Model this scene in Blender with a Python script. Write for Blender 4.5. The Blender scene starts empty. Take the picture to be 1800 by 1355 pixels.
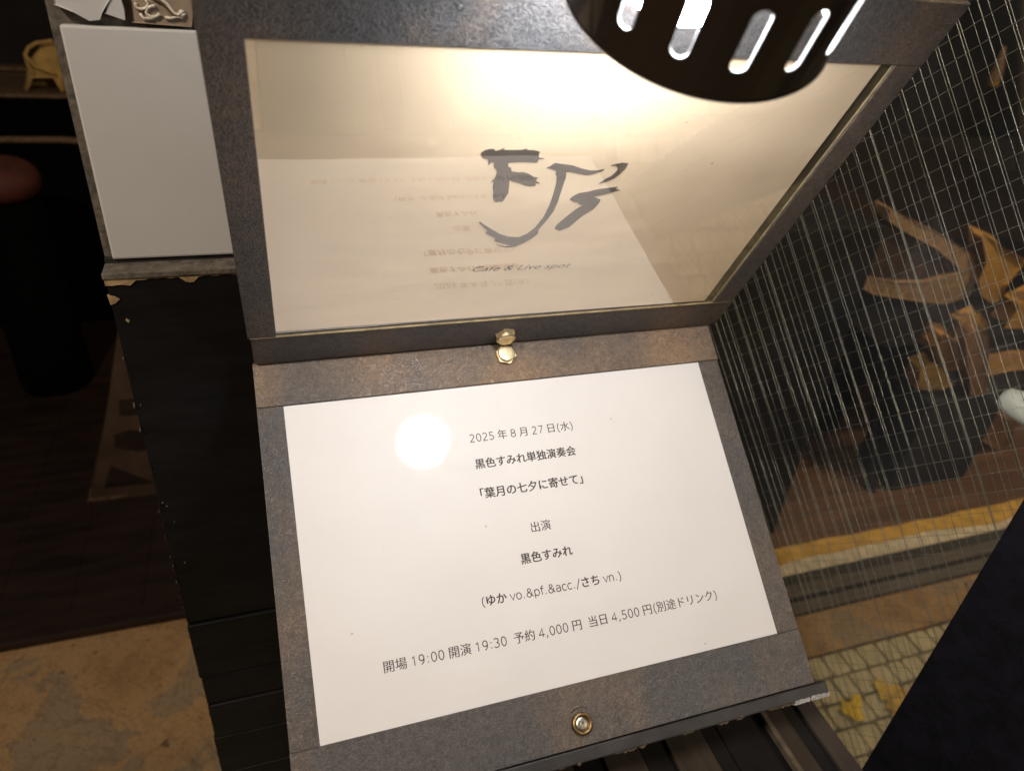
import bpy, bmesh, math, random
from mathutils import Vector, Matrix
from mathutils.geometry import tessellate_polygon
random.seed(7)
scene = bpy.context.scene
COL = scene.collection

# ------------------------------------------------------------------ camera
CAM = Vector((0.0, 0.0, 1.38))
AX_X = Vector((0.9474, -0.1022, 0.3032))     # world axes seen from the camera (right, down, forward)
AX_Y = Vector((-0.3100, -0.5282, 0.7905))
AX_Z = Vector((0.0794, -0.8430, -0.5321))
def cam2world(v): return Vector((AX_X.dot(v), AX_Y.dot(v), AX_Z.dot(v)))
right, down, fwd = cam2world(Vector((1,0,0))), cam2world(Vector((0,1,0))), cam2world(Vector((0,0,1)))
cd = bpy.data.cameras.new('camera'); cam = bpy.data.objects.new('camera', cd); COL.objects.link(cam)
m = Matrix.Identity(4)
for i in range(3):
    m[i][0] = right[i]; m[i][1] = -down[i]; m[i][2] = -fwd[i]; m[i][3] = CAM[i]
cam.matrix_world = m
cd.sensor_fit = 'HORIZONTAL'; cd.sensor_width = 36.0; cd.lens = 36.0*1270/1800
cd.clip_start = 0.02; cd.clip_end = 60
cd.dof.use_dof = True; cd.dof.focus_distance = 0.43; cd.dof.aperture_fstop = 9.5
scene.camera = cam

# ------------------------------------------------------------------ world and light
w = bpy.data.worlds.new('World'); scene.world = w; w.use_nodes = True
w.node_tree.nodes['Background'].inputs[0].default_value = (1.0, 0.83, 0.66, 1)
w.node_tree.nodes['Background'].inputs[1].default_value = 0.030
def area(name, loc, target, size, power, color):
    l = bpy.data.lights.new(name, 'AREA'); l.shape = 'DISK'; l.size = size; l.energy = power; l.color = color
    o = bpy.data.objects.new(name, l); COL.objects.link(o); o.location = loc
    o.rotation_euler = (Vector(target)-Vector(loc)).to_track_quat('-Z', 'Y').to_euler(); return o
area('entrance_downlight', (-0.95, -0.45, 2.65), (0.2, 0.6, 0), 0.16, 25.0, (1.0, 0.85, 0.69))
area('wire_glint_light', (1.60, -1.50, 2.20), (0.45, 0.5, 0.9), 0.22, 8.0, (1.0, 0.86, 0.70))  # added light, set where the door wires catch a highlight
area('log_fill_light', (2.35, 0.85, 2.2), (2.1, 1.7, 0.3), 0.30, 15.0, (1.0, 0.72, 0.44))  # added light in front of the wood to brighten its faces
BULB = 66.0
vs = scene.view_settings
scene.display_settings.display_device = 'sRGB'
vs.view_transform = 'Standard'; vs.look = 'None'; vs.exposure = 0.16; vs.gamma = 1; vs.use_curve_mapping = False
scene.render.engine = 'CYCLES'
cy = scene.cycles
cy.use_denoising = True
try: cy.denoiser = 'OPENIMAGEDENOISE'
except Exception: pass
cy.max_bounces = 10; cy.transparent_max_bounces = 16; cy.glossy_bounces = 5; cy.diffuse_bounces = 4
cy.sample_clamp_indirect = 6.0
cy.caustics_reflective = False; cy.caustics_refractive = False

# ------------------------------------------------------------------ measuring helpers (photograph pixel -> point on a real plane)
def ray(u, v): return cam2world(Vector(((u-900)/1270, (v-677.5)/1270, 1)))
def onY(u, v, y): d = ray(u, v); return CAM + d*((y-CAM.y)/d.y)
def onZ(u, v, z): d = ray(u, v); return CAM + d*((z-CAM.z)/d.z)
def onP(u, v, P0, N): d = ray(u, v); return CAM + d*((P0-CAM).dot(N)/d.dot(N))

# ------------------------------------------------------------------ object helpers
def link(o, parent=None):
    COL.objects.link(o)
    if parent is not None:
        o.parent = parent
    return o
def rootloc(p):
    v = Vector((0,0,0))
    while p is not None:
        v += p.location; p = p.parent
    return v
def mesh_obj(name, verts, faces, mats, parent=None, smooth=False, idx=None, origin=None, bevel=0.0):
    """verts in world coordinates"""
    off = rootloc(parent)
    org = Vector(origin) if origin is not None else (off if parent is not None else Vector((0,0,0)))
    me = bpy.data.meshes.new(name)
    me.from_pydata([tuple(Vector(v)-org) for v in verts], [], faces)
    if not isinstance(mats, (list, tuple)): mats = [mats]
    for mt in mats: me.materials.append(mt)
    if idx:
        for p, i in zip(me.polygons, idx): p.material_index = i
    bm = bmesh.new(); bm.from_mesh(me)
    if bevel > 0:
        bmesh.ops.remove_doubles(bm, verts=bm.verts, dist=1e-6)
        es = [e for e in bm.edges if len(e.link_faces) == 2 and e.calc_face_angle(0) > 0.6]
        bmesh.ops.bevel(bm, geom=es, offset=bevel, segments=2, profile=0.6, affect='EDGES', clamp_overlap=True)
    if len(bm.faces) > 1: bmesh.ops.recalc_face_normals(bm, faces=bm.faces)
    bm.to_mesh(me); bm.free()
    if smooth:
        for p in me.polygons: p.use_smooth = True
    o = bpy.data.objects.new(name, me)
    o.location = org - off
    return link(o, parent)
def thing(name, loc, label, cat, group=None):
    o = bpy.data.objects.new(name, None); o.location = loc; o.empty_display_size = 0.05
    COL.objects.link(o); tag(o, label, cat, group); return o
def tag(o, label, cat, group=None):
    o['label'] = label; o['category'] = cat
    if group: o['group'] = group
    return o
class MB:
    def __init__(s): s.v = []; s.f = []; s.i = []
    def add(s, vs_, fs_, mi=0):
        b = len(s.v); s.v += [Vector(x) for x in vs_]
        for f in fs_: s.f.append([b+k for k in f]); s.i.append(mi)
    def box(s, a, b, fr=None, mi=0):
        x0,y0,z0 = a; x1,y1,z1 = b
        P = [(x0,y0,z0),(x1,y0,z0),(x1,y1,z0),(x0,y1,z0),(x0,y0,z1),(x1,y0,z1),(x1,y1,z1),(x0,y1,z1)]
        if fr: P = [fr(*p) for p in P]
        s.add(P, [(0,3,2,1),(4,5,6,7),(0,1,5,4),(1,2,6,5),(2,3,7,6),(3,0,4,7)], mi)
    def prism(s, poly, d, mi=0, mi_side=None):
        """poly: list of world points; extruded by vector d"""
        n = len(poly); poly = [Vector(p) for p in poly]; d = Vector(d)
        tri = tessellate_polygon([poly])
        b = len(s.v); s.v += poly + [p+d for p in poly]
        for t in tri:
            s.f.append([b+k for k in t]); s.i.append(mi)
            s.f.append([b+n+k for k in reversed(t)]); s.i.append(mi)
        for k in range(n):
            s.f.append([b+k, b+(k+1)%n, b+n+(k+1)%n, b+n+k]); s.i.append(mi if mi_side is None else mi_side)
    def tube(s, pts, rad, n=8, mi=0, cap=True):
        pts = [Vector(p) for p in pts]; rings = []
        for k, p in enumerate(pts):
            t = (pts[min(k+1,len(pts)-1)] - pts[max(k-1,0)]).normalized()
            a = t.orthogonal().normalized() if k == 0 else (s_prev - t*s_prev.dot(t)).normalized()
            s_prev = a; c = t.cross(a)
            r = rad[k] if isinstance(rad, (list, tuple)) else rad
            rings.append([p + (a*math.cos(2*math.pi*j/n)+c*math.sin(2*math.pi*j/n))*r for j in range(n)])
        b = len(s.v)
        for r_ in rings: s.v += r_
        for k in range(len(pts)-1):
            for j in range(n):
                s.f.append([b+k*n+j, b+k*n+(j+1)%n, b+(k+1)*n+(j+1)%n, b+(k+1)*n+j]); s.i.append(mi)
        if cap:
            s.f.append([b+j for j in reversed(range(n))]); s.i.append(mi)
            s.f.append([b+(len(pts)-1)*n+j for j in range(n)]); s.i.append(mi)
    def lathe(s, org, axis, prof, n=48, mi=0, ref=None):
        """prof: list of (distance along axis, radius)"""
        axis = Vector(axis).normalized(); a = (Vector(ref) if ref else axis.orthogonal())
        a = (a-axis*a.dot(axis)).normalized(); c = axis.cross(a); b = len(s.v)
        for t, r in prof:
            for j in range(n):
                th = 2*math.pi*j/n
                s.v.append(Vector(org)+axis*t+(a*math.cos(th)+c*math.sin(th))*r)
        for k in range(len(prof)-1):
            for j in range(n):
                s.f.append([b+k*n+j, b+k*n+(j+1)%n, b+(k+1)*n+(j+1)%n, b+(k+1)*n+j]); s.i.append(mi)
    def out(s, name, mats, parent=None, **k):
        return mesh_obj(name, s.v, s.f, mats, parent, idx=s.i, **k)

# ------------------------------------------------------------------ materials
def new_mat(name):
    mt = bpy.data.materials.new(name); mt.use_nodes = True
    nt = mt.node_tree; return mt, nt, nt.nodes, nt.links, nt.nodes['Principled BSDF']
def simple(name, col, rough=0.5, metal=0.0, var=0.15, scale=40, bump=0.0, bscale=200, spec=0.5, coat=0.0, stretch=None):
    mt, nt, N, L, P = new_mat(name)
    tc = N.new('ShaderNodeTexCoord'); src = tc.outputs['Object']
    if stretch:
        mp = N.new('ShaderNodeMapping'); mp.inputs['Scale'].default_value = stretch
        L.new(src, mp.inputs[0]); src = mp.outputs[0]
    nz = N.new('ShaderNodeTexNoise'); nz.inputs['Scale'].default_value = scale; nz.inputs['Detail'].default_value = 6
    nz.inputs['Roughness'].default_value = 0.62
    L.new(src, nz.inputs['Vector'])
    cr = N.new('ShaderNodeValToRGB')
    a = [max(0, c*(1-var)) for c in col]; b = [min(1, c*(1+var)) for c in col]
    cr.color_ramp.elements[0].position = 0.32; cr.color_ramp.elements[1].position = 0.68
    cr.color_ramp.elements[0].color = (*a, 1); cr.color_ramp.elements[1].color = (*b, 1)
    L.new(nz.outputs['Fac'], cr.inputs[0]); L.new(cr.outputs[0], P.inputs['Base Color'])
    P.inputs['Roughness'].default_value = rough; P.inputs['Metallic'].default_value = metal
    P.inputs['Specular IOR Level'].default_value = spec; P.inputs['Coat Weight'].default_value = coat
    if bump > 0:
        n2 = N.new('ShaderNodeTexNoise'); n2.inputs['Scale'].default_value = bscale; n2.inputs['Detail'].default_value = 4
        L.new(src, n2.inputs['Vector'])
        bp = N.new('ShaderNodeBump'); bp.inputs['Strength'].default_value = bump; bp.inputs['Distance'].default_value = 0.001
        L.new(n2.outputs['Fac'], bp.inputs['Height']); L.new(bp.outputs[0], P.inputs['Normal'])
    return mt

def vinyl_mat(name='mottled_bronze_vinyl', lo=0.45, hi=0.76, under=((0.088,0.092,0.102),(0.128,0.110,0.098))):
    mt, nt, N, L, P = new_mat(name)
    tc = N.new('ShaderNodeTexCoord')
    def noise(scale, detail=5, vec=None, dist=0.0, rough=0.6):
        n = N.new('ShaderNodeTexNoise'); n.inputs['Scale'].default_value = scale; n.inputs['Detail'].default_value = detail
        n.inputs['Distortion'].default_value = dist; n.inputs['Roughness'].default_value = rough
        L.new(vec or tc.outputs['Object'], n.inputs['Vector']); return n.outputs['Fac']
    def ramp(x, p0, p1, c0, c1):
        r = N.new('ShaderNodeValToRGB'); r.color_ramp.elements[0].position = p0; r.color_ramp.elements[1].position = p1
        r.color_ramp.elements[0].color = (*c0,1); r.color_ramp.elements[1].color = (*c1,1); L.new(x, r.inputs[0]); return r.outputs[0]
    mp = N.new('ShaderNodeMapping'); mp.inputs['Scale'].default_value = (1.0, 0.55, 0.55); L.new(tc.outputs['Object'], mp.inputs[0])
    patch = noise(13, 6, mp.outputs[0], 0.4)
    fine = noise(260, 4)
    base = ramp(patch, lo, hi, (0.100,0.094,0.093), (0.31,0.20,0.118))
    base2 = ramp(noise(6, 4, mp.outputs[0]), 0.38, 0.62, under[0], under[1])
    mx = N.new('ShaderNodeMix'); mx.data_type = 'RGBA'; mx.inputs[0].default_value = 0.5
    L.new(base, mx.inputs[6]); L.new(base2, mx.inputs[7])
    ov = N.new('ShaderNodeMix'); ov.data_type = 'RGBA'; ov.blend_type = 'MULTIPLY'; ov.inputs[0].default_value = 0.5
    L.new(mx.outputs[2], ov.inputs[6]); L.new(ramp(fine, 0.3, 0.6, (0.5,0.5,0.5), (1.2,1.1,1.0)), ov.inputs[7])
    g = noise(430, 2, None, 2.4)
    gr = ramp(g, 0.44, 0.58, (0,0,0), (1,1,1))
    gm = N.new('ShaderNodeMix'); gm.data_type = 'RGBA'; gm.blend_type = 'MULTIPLY'; gm.inputs[0].default_value = 1.0
    L.new(ov.outputs[2], gm.inputs[6]); L.new(ramp(g, 0.40, 0.62, (0.62,0.62,0.62), (1.12,1.10,1.08)), gm.inputs[7])  # grain shading put into the colour: crevices darker, ridges lighter
    L.new(gm.outputs[2], P.inputs['Base Color'])
    bp = N.new('ShaderNodeBump'); bp.inputs['Strength'].default_value = 0.5; bp.inputs['Distance'].default_value = 0.0007
    L.new(gr, bp.inputs['Height']); L.new(bp.outputs[0], P.inputs['Normal'])
    P.inputs['Roughness'].default_value = 0.42
    return mt

def paper_mat(name, col, fibre=0.02, wave=0.25):
    mt, nt, N, L, P = new_mat(name)
    tc = N.new('ShaderNodeTexCoord')
    n = N.new('ShaderNodeTexNoise'); n.inputs['Scale'].default_value = 25; n.inputs['Detail'].default_value = 8
    L.new(tc.outputs['Object'], n.inputs['Vector'])
    cr = N.new('ShaderNodeValToRGB'); cr.color_ramp.elements[0].position = .3; cr.color_ramp.elements[1].position = .7
    cr.color_ramp.elements[0].color = (*[c*(1-fibre) for c in col],1); cr.color_ramp.elements[1].color = (*[c*(1+fibre) for c in col],1)
    L.new(n.outputs['Fac'], cr.inputs[0]); L.new(cr.outputs[0], P.inputs['Base Color'])
    P.inputs['Roughness'].default_value = 0.9; P.inputs['Specular IOR Level'].default_value = 0.1
    w1 = N.new('ShaderNodeTexNoise'); w1.inputs['Scale'].default_value = 9; w1.inputs['Detail'].default_value = 3
    mp = N.new('ShaderNodeMapping'); mp.inputs['Scale'].default_value = (0.5,1.6,1.6); L.new(tc.outputs['Object'], mp.inputs[0]); L.new(mp.outputs[0], w1.inputs['Vector'])
    bp = N.new('ShaderNodeBump'); bp.inputs['Strength'].default_value = wave; bp.inputs['Distance'].default_value = 0.006
    L.new(w1.outputs['Fac'], bp.inputs['Height']); L.new(bp.outputs[0], P.inputs['Normal'])
    sp = N.new('ShaderNodeTexNoise'); sp.inputs['Scale'].default_value = 210; sp.inputs['Detail'].default_value = 2; L.new(tc.outputs['Object'], sp.inputs['Vector'])
    sr = N.new('ShaderNodeValToRGB'); sr.color_ramp.elements[0].position = 0.19; sr.color_ramp.elements[1].position = 0.23
    sr.color_ramp.elements[0].color = (0.5,0.42,0.33,1); L.new(sp.outputs['Fac'], sr.inputs[0])
    mm = N.new('ShaderNodeMix'); mm.data_type = 'RGBA'; mm.blend_type = 'MULTIPLY'; mm.inputs[0].default_value = 1.0
    L.new(cr.outputs[0], mm.inputs[6]); L.new(sr.outputs[0], mm.inputs[7]); L.new(mm.outputs[2], P.inputs['Base Color'])
    return mt

def schlick(N, L, r0):
    lw = N.new('ShaderNodeLayerWeight'); lw.inputs['Blend'].default_value = 0.5
    pw = N.new('ShaderNodeMath'); pw.operation = 'POWER'; pw.inputs[1].default_value = 5.0; L.new(lw.outputs['Facing'], pw.inputs[0])
    ml = N.new('ShaderNodeMath'); ml.operation = 'MULTIPLY_ADD'; ml.inputs[1].default_value = 1-r0; ml.inputs[2].default_value = r0
    L.new(pw.outputs[0], ml.inputs[0]); return ml.outputs[0]
def sleeve_mat(name, r0, rough, haze, wav, wav_scale, scratch_dir, scratch=0.0):
    """clear plastic film: straight-through view plus a mirror-like skin and a hazy scratched lobe"""
    mt = bpy.data.materials.new(name); mt.use_nodes = True
    nt = mt.node_tree; N = nt.nodes; L = nt.links
    for n in list(N): N.remove(n)
    out = N.new('ShaderNodeOutputMaterial'); tr = N.new('ShaderNodeBsdfTransparent')
    tr.inputs[0].default_value = (0.96,0.955,0.94,1)
    g1 = N.new('ShaderNodeBsdfGlossy'); g1.inputs['Roughness'].default_value = rough
    g2 = N.new('ShaderNodeBsdfGlossy'); g2.inputs['Roughness'].default_value = 0.30; g2.inputs['Color'].default_value = (0.5,0.5,0.5,1)
    tc = N.new('ShaderNodeTexCoord')
    nz = N.new('ShaderNodeTexNoise'); nz.inputs['Scale'].default_value = wav_scale; nz.inputs['Detail'].default_value = 1
    L.new(tc.outputs['Object'], nz.inputs['Vector'])
    bp = N.new('ShaderNodeBump'); bp.inputs['Strength'].default_value = 1.0; bp.inputs['Distance'].default_value = wav
    L.new(nz.outputs['Fac'], bp.inputs['Height']); L.new(bp.outputs[0], g1.inputs['Normal'])
    mp = N.new('ShaderNodeMapping'); mp.inputs['Scale'].default_value = scratch_dir; L.new(tc.outputs['Object'], mp.inputs[0])
    n2 = N.new('ShaderNodeTexNoise'); n2.inputs['Scale'].default_value = 1; n2.inputs['Detail'].default_value = 5; n2.inputs['Roughness'].default_value = 0.7
    L.new(mp.outputs[0], n2.inputs['Vector'])
    b2 = N.new('ShaderNodeBump'); b2.inputs['Strength'].default_value = 1.0; b2.inputs['Distance'].default_value = scratch
    L.new(n2.outputs['Fac'], b2.inputs['Height']); L.new(b2.outputs[0], g2.inputs['Normal'])
    fr = schlick(N, L, r0)
    cc = N.new('ShaderNodeCombineColor'); [L.new(fr, cc.inputs[k]) for k in range(3)]; L.new(cc.outputs[0], g1.inputs['Color'])
    mx = N.new('ShaderNodeAddShader'); L.new(tr.outputs[0], mx.inputs[0]); L.new(g1.outputs[0], mx.inputs[1])
    m2 = N.new('ShaderNodeMixShader'); m2.inputs[0].default_value = haze
    L.new(mx.outputs[0], m2.inputs[1]); L.new(g2.outputs[0], m2.inputs[2]); L.new(m2.outputs[0], out.inputs[0])
    return mt

def glass_mat():
    mt = bpy.data.materials.new('window_glass'); mt.use_nodes = True
    nt = mt.node_tree; N = nt.nodes; L = nt.links
    for n in list(N): N.remove(n)
    out = N.new('ShaderNodeOutputMaterial'); tr = N.new('ShaderNodeBsdfTransparent'); tr.inputs[0].default_value = (0.93,0.96,0.92,1)
    g = N.new('ShaderNodeBsdfGlossy'); g.inputs['Roughness'].default_value = 0.015
    fr = schlick(N, L, 0.018)
    mx = N.new('ShaderNodeMixShader'); L.new(fr, mx.inputs[0]); L.new(tr.outputs[0], mx.inputs[1]); L.new(g.outputs[0], mx.inputs[2])
    df = N.new('ShaderNodeBsdfDiffuse'); df.inputs[0].default_value = (0.8,0.82,0.84,1)          # pale diffuse colour put in for the pane's dusty haze
    tc = N.new('ShaderNodeTexCoord'); nz = N.new('ShaderNodeTexNoise'); nz.inputs['Scale'].default_value = 5; nz.inputs['Detail'].default_value = 5; L.new(tc.outputs['Object'], nz.inputs['Vector'])
    mr = N.new('ShaderNodeMapRange'); mr.inputs[1].default_value = 0.3; mr.inputs[2].default_value = 0.7; mr.inputs[3].default_value = 0.006; mr.inputs[4].default_value = 0.032; L.new(nz.outputs['Fac'], mr.inputs[0])
    m2 = N.new('ShaderNodeMixShader'); L.new(mr.outputs[0], m2.inputs[0]); L.new(mx.outputs[0], m2.inputs[1]); L.new(df.outputs[0], m2.inputs[2])
    L.new(m2.outputs[0], out.inputs[0]); return mt

def emit_mat(name, col, s):
    mt, nt, N, L, P = new_mat(name)
    P.inputs['Base Color'].default_value = (0.8,0.8,0.78,1)
    P.inputs['Emission Color'].default_value = (*col,1); P.inputs['Emission Strength'].default_value = s
    return mt

def concrete_mat():
    mt, nt, N, L, P = new_mat('stained_concrete')
    tc = N.new('ShaderNodeTexCoord')
    def noise(scale, detail=8, dist=0.0, rough=0.6):
        n = N.new('ShaderNodeTexNoise'); n.inputs['Scale'].default_value = scale; n.inputs['Detail'].default_value = detail
        n.inputs['Distortion'].default_value = dist; n.inputs['Roughness'].default_value = rough
        L.new(tc.outputs['Object'], n.inputs['Vector']); return n.outputs['Fac']
    def ramp(x, stops):
        r = N.new('ShaderNodeValToRGB'); e = r.color_ramp.elements
        e[0].position, e[0].color = stops[0][0], (*stops[0][1],1); e[1].position, e[1].color = stops[-1][0], (*stops[-1][1],1)
        for p, c in stops[1:-1]:
            k = e.new(p); k.color = (*c,1)
        L.new(x, r.inputs[0]); return r.outputs[0]
    def mul(a, b, f=1.0, mode='MULTIPLY'):
        x = N.new('ShaderNodeMix'); x.data_type = 'RGBA'; x.blend_type = mode; x.inputs[0].default_value = f
        L.new(a, x.inputs[6]); L.new(b, x.inputs[7]); return x.outputs[2]
    big = noise(3.6, 7, 0.4, 0.55)
    base = ramp(big, [(0.30,(0.21,0.12,0.05)), (0.44,(0.38,0.235,0.105)), (0.535,(0.41,0.26,0.125)), (0.55,(0.30,0.215,0.13)), (0.72,(0.34,0.245,0.145))])
    spots = ramp(noise(26, 3, 0.2), [(0.30,(0.25,0.2,0.16)), (0.345,(1,1,1))])
    crack = ramp(noise(7.5, 9, 1.4, 0.66), [(0.485,(1,1,1)), (0.498,(0.35,0.28,0.22)), (0.506,(0.4,0.33,0.26)), (0.52,(1,1,1))])
    grit = mul(ramp(noise(170, 3), [(0.25,(0.62,0.60,0.58)), (0.6,(1.1,1.1,1.1))]), ramp(noise(58, 6, 0.5, 0.7), [(0.30,(0.55,0.5,0.45)), (0.46,(1.0,1.0,1.0))]))
    c = mul(mul(mul(base, spots, 0.8), crack, 0.40), grit, 0.7)
    L.new(c, P.inputs['Base Color']); P.inputs['Roughness'].default_value = 0.85
    bp = N.new('ShaderNodeBump'); bp.inputs['Strength'].default_value = 0.5; bp.inputs['Distance'].default_value = 0.004
    L.new(noise(30, 8), bp.inputs['Height']); L.new(bp.outputs[0], P.inputs['Normal'])
    return mt

M = {}
M['vinyl'] = vinyl_mat()
M['vinyl_copper'] = vinyl_mat('copper_worn_vinyl', 0.36, 0.64, ((0.11,0.105,0.105),(0.23,0.165,0.11)))
M['paper_white'] = paper_mat('white_paper', (0.80,0.775,0.78))
M['paper_cream'] = paper_mat('cream_paper', (0.94,0.735,0.51), 0.05, 0.35)
M['ink'] = simple('printer_ink', (0.055,0.043,0.037), 0.8, var=0.2)
M['brush_ink'] = simple('brush_ink', (0.10,0.078,0.062), 0.8, var=0.15)
M['sleeve_low'] = sleeve_mat('clear_sleeve_film', 0.0034, 0.05, 0.05, 0.00025, 14, (6, 900, 900), 0.00035)
M['sleeve_up'] = sleeve_mat('clear_cover_film', 0.225, 0.02, 0.02, 0.0003, 12, (6, 500, 500), 0.0003)
M['olive'] = simple('olive_backing', (0.085,0.066,0.036), 0.5, var=0.3, scale=60)
M['edge'] = simple('pale_edge_highlight', (0.27,0.205,0.11), 0.5, var=0.4, scale=120)  # pale colour for the highlights along the folder's frame edges
M['brass'] = simple('brass', (0.86,0.71,0.44), 0.34, 0.9, var=0.08, scale=90, bump=0.08, bscale=500)
M['brass_dull'] = simple('dull_brass', (0.33,0.23,0.115), 0.42, 1.0, var=0.25, scale=150)
M['steel'] = simple('screw_steel', (0.50,0.47,0.40), 0.38, 1.0, var=0.2, scale=400)
M['black_paint'] = simple('black_painted_wood', (0.0050,0.0047,0.0055), 0.5, var=0.5, scale=30, bump=0.35, bscale=60, spec=0.3, stretch=(0.6,3,3))
M['black_board'] = simple('dark_board', (0.030,0.027,0.027), 0.5, var=0.4, scale=45, bump=0.3, bscale=160)
M['raw_wood'] = simple('raw_chipped_wood', (0.38,0.26,0.135), 0.8, var=0.4, scale=160, bump=0.6, bscale=300)
M['worn'] = simple('worn_grey_edge', (0.40,0.39,0.38), 0.6, var=0.5, scale=220, bump=0.6, bscale=400)
M['flake'] = simple('peeling_flakes', (0.13,0.11,0.085), 0.7, var=0.6, scale=200)
M['tile'] = simple('glazed_white_tile', (0.66,0.65,0.64), 0.16, var=0.03, scale=12, bump=0.05, bscale=14)
M['grout'] = simple('dark_grout', (0.115,0.098,0.078), 0.9, var=0.5, scale=170, bump=1.0, bscale=260)
M['tan_tile'] = simple('tan_tile', (0.34,0.26,0.19), 0.25, var=0.2, scale=60)
M['relief'] = simple('cream_scroll_glaze', (0.72,0.66,0.54), 0.2, var=0.08)
M['relief_dark'] = simple('brown_scroll_glaze', (0.13,0.075,0.04), 0.2, var=0.2)
M['lamp_black'] = simple('black_lamp_enamel', (0.020,0.014,0.011), 0.25, var=0.3, scale=8)
M['lamp_white'] = simple('white_lamp_lining', (0.60,0.585,0.57), 0.4, var=0.03)
M['led_base'] = simple('lamp_base_plastic', (0.62,0.64,0.52), 0.35, var=0.05)
M['bulb'] = emit_mat('lit_bulb', (0.915,0.965,1.03), BULB)
M['concrete'] = concrete_mat()
M['paver'] = simple('paver_stone', (0.47,0.40,0.245), 0.85, var=0.25, scale=14, bump=0.6, bscale=180)
M['joint'] = simple('paver_joint', (0.25,0.20,0.12), 0.95, var=0.3)
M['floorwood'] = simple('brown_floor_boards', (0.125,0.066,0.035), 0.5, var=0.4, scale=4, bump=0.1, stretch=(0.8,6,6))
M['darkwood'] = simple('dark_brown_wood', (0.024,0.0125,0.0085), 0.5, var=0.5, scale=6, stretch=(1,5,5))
M['yellow'] = simple('yellow_line_paint', (0.62,0.37,0.07), 0.75, var=0.3, scale=22, bump=0.3)
M['whitepaint'] = simple('worn_white_paint', (0.66,0.58,0.44), 0.8, var=0.3, scale=30)
M['rail'] = simple('grey_door_rail', (0.115,0.098,0.080), 0.55, var=0.3, scale=30, stretch=(0.4,5,5))
M['raildark'] = simple('dark_door_rail', (0.042,0.038,0.032), 0.6, var=0.3, scale=30)
M['wire'] = simple('steel_wire', (0.74,0.72,0.66), 0.27, 0.85, var=0.1)
M['glass'] = glass_mat()
M['stile'] = simple('black_door_paint', (0.0055,0.0055,0.0095), 0.7, var=0.6, scale=50, bump=0.6, bscale=240, spec=0.25)
M['ceramic'] = simple('white_handle', (0.66,0.66,0.63), 0.15, var=0.04)
M['bark'] = simple('bark', (0.33,0.205,0.11), 0.85, var=0.5, scale=40, bump=1.0, bscale=90)
M['log_face'] = simple('dark_log_face', (0.055,0.026,0.018), 0.7, var=0.6, scale=35, bump=0.8, bscale=60)
M['yellowwood'] = simple('split_yellow_wood', (0.50,0.28,0.075), 0.7, var=0.25, scale=18, stretch=(1,5,2))
M['brownwood'] = simple('brown_wood_block', (0.24,0.125,0.055), 0.7, var=0.35, scale=18, stretch=(2,5,1))
M['leafy'] = simple('yellow_leaf', (0.62,0.40,0.02), 0.6, var=0.25, scale=60)
M['leafo'] = simple('mottled_leaf', (0.50,0.32,0.06), 0.6, var=0.5, scale=35)
M['canvas'] = simple('tan_canvas', (0.56,0.36,0.11), 0.85, var=0.25, scale=25, bump=0.5, bscale=70)
M['red'] = simple('dull_red_cover', (0.10,0.024,0.016), 0.7, var=0.35, scale=14)
M['trim'] = simple('worn_brown_trim', (0.15,0.09,0.05), 0.6, var=0.5, scale=90)
M['blackplain'] = simple('black_lacquer', (0.008,0.008,0.010), 0.6, var=0.4, spec=0.25)
M['room_black'] = simple('unlit_room_black', (0.0022,0.0021,0.0022), 0.9, var=0.4, spec=0.05)  # the room's darkness put into a near-black colour
M['navy'] = simple('dark_navy_cloth', (0.007,0.008,0.014), 0.8, var=0.4)
M['slat_edge'] = simple('pale_slat_edge', (0.14,0.115,0.085), 0.6, var=0.4, scale=60)
M['fray'] = simple('frayed_edge_fibre', (0.15,0.115,0.08), 0.8, var=0.5, scale=200)
M['pale_ink'] = simple('grey_printed_ink', (0.20,0.155,0.115), 0.8, var=0.1)
M['panelwood'] = simple('brown_panel_wood', (0.085,0.051,0.033), 0.6, var=0.35, scale=9)
M['wall'] = simple('dark_room_wall', (0.035,0.031,0.028), 0.9, var=0.4, scale=3)
M['clay'] = simple('orange_brown_board', (0.30,0.145,0.075), 0.7, var=0.3, scale=8)
M['slat'] = simple('dark_brown_slat', (0.05,0.037,0.028), 0.75, var=0.4, scale=12, stretch=(6,0.6,1))

# ------------------------------------------------------------------ setting
def flat(name, x0, x1, y0, y1, z0, z1, mat):
    b = MB(); b.box((x0,y0,z0),(x1,y1,z1)); o = b.out(name, mat); o['kind'] = 'structure'; return o
flat('ground', -6, 8, -5, 8, -0.30, -0.012, M['joint'])
g = MB(); g.box((-5,0.786,-0.011),(6,0.893,0.0)); g.box((-5,0.893,-0.011),(0.10,1.25,0.0)); g.box((-5,-3,-0.011),(-0.45,0.786,0.0))
o = g.out('concrete_ground', M['concrete']); o['kind'] = 'structure'
pv = MB(); P_ = 0.0575
for r in range(22):
    yv1 = 0.783 - r*P_
    x = -0.42 + random.uniform(0, 0.04)
    while x < 2.3:
        wd = random.choice((0.046, 0.052, 0.058))
        dz = random.uniform(-0.002, 0.001); j = 0.0032
        q = [random.uniform(-0.0016, 0.0016) for _ in range(8)]
        a = [(x+j+q[0], yv1-P_+j+q[1]), (x+wd-j+q[2], yv1-P_+j+q[3]), (x+wd-j+q[4], yv1-j+q[5]), (x+j+q[6], yv1-j+q[7])]
        c = 0.006
        ring = []
        for k in range(4):
            p, pr, nx = Vector(a[k]), Vector(a[k-1]), Vector(a[(k+1)%4])
            ring += [p+(pr-p).normalized()*c, p+(nx-p).normalized()*c]
        pv.prism([(p.x, p.y, -0.001+dz) for p in ring], (0,0,-0.0105))
        x += wd
o = pv.out('paving', M['paver'], bevel=0.0); o['kind'] = 'structure'
sill = MB()
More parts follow.
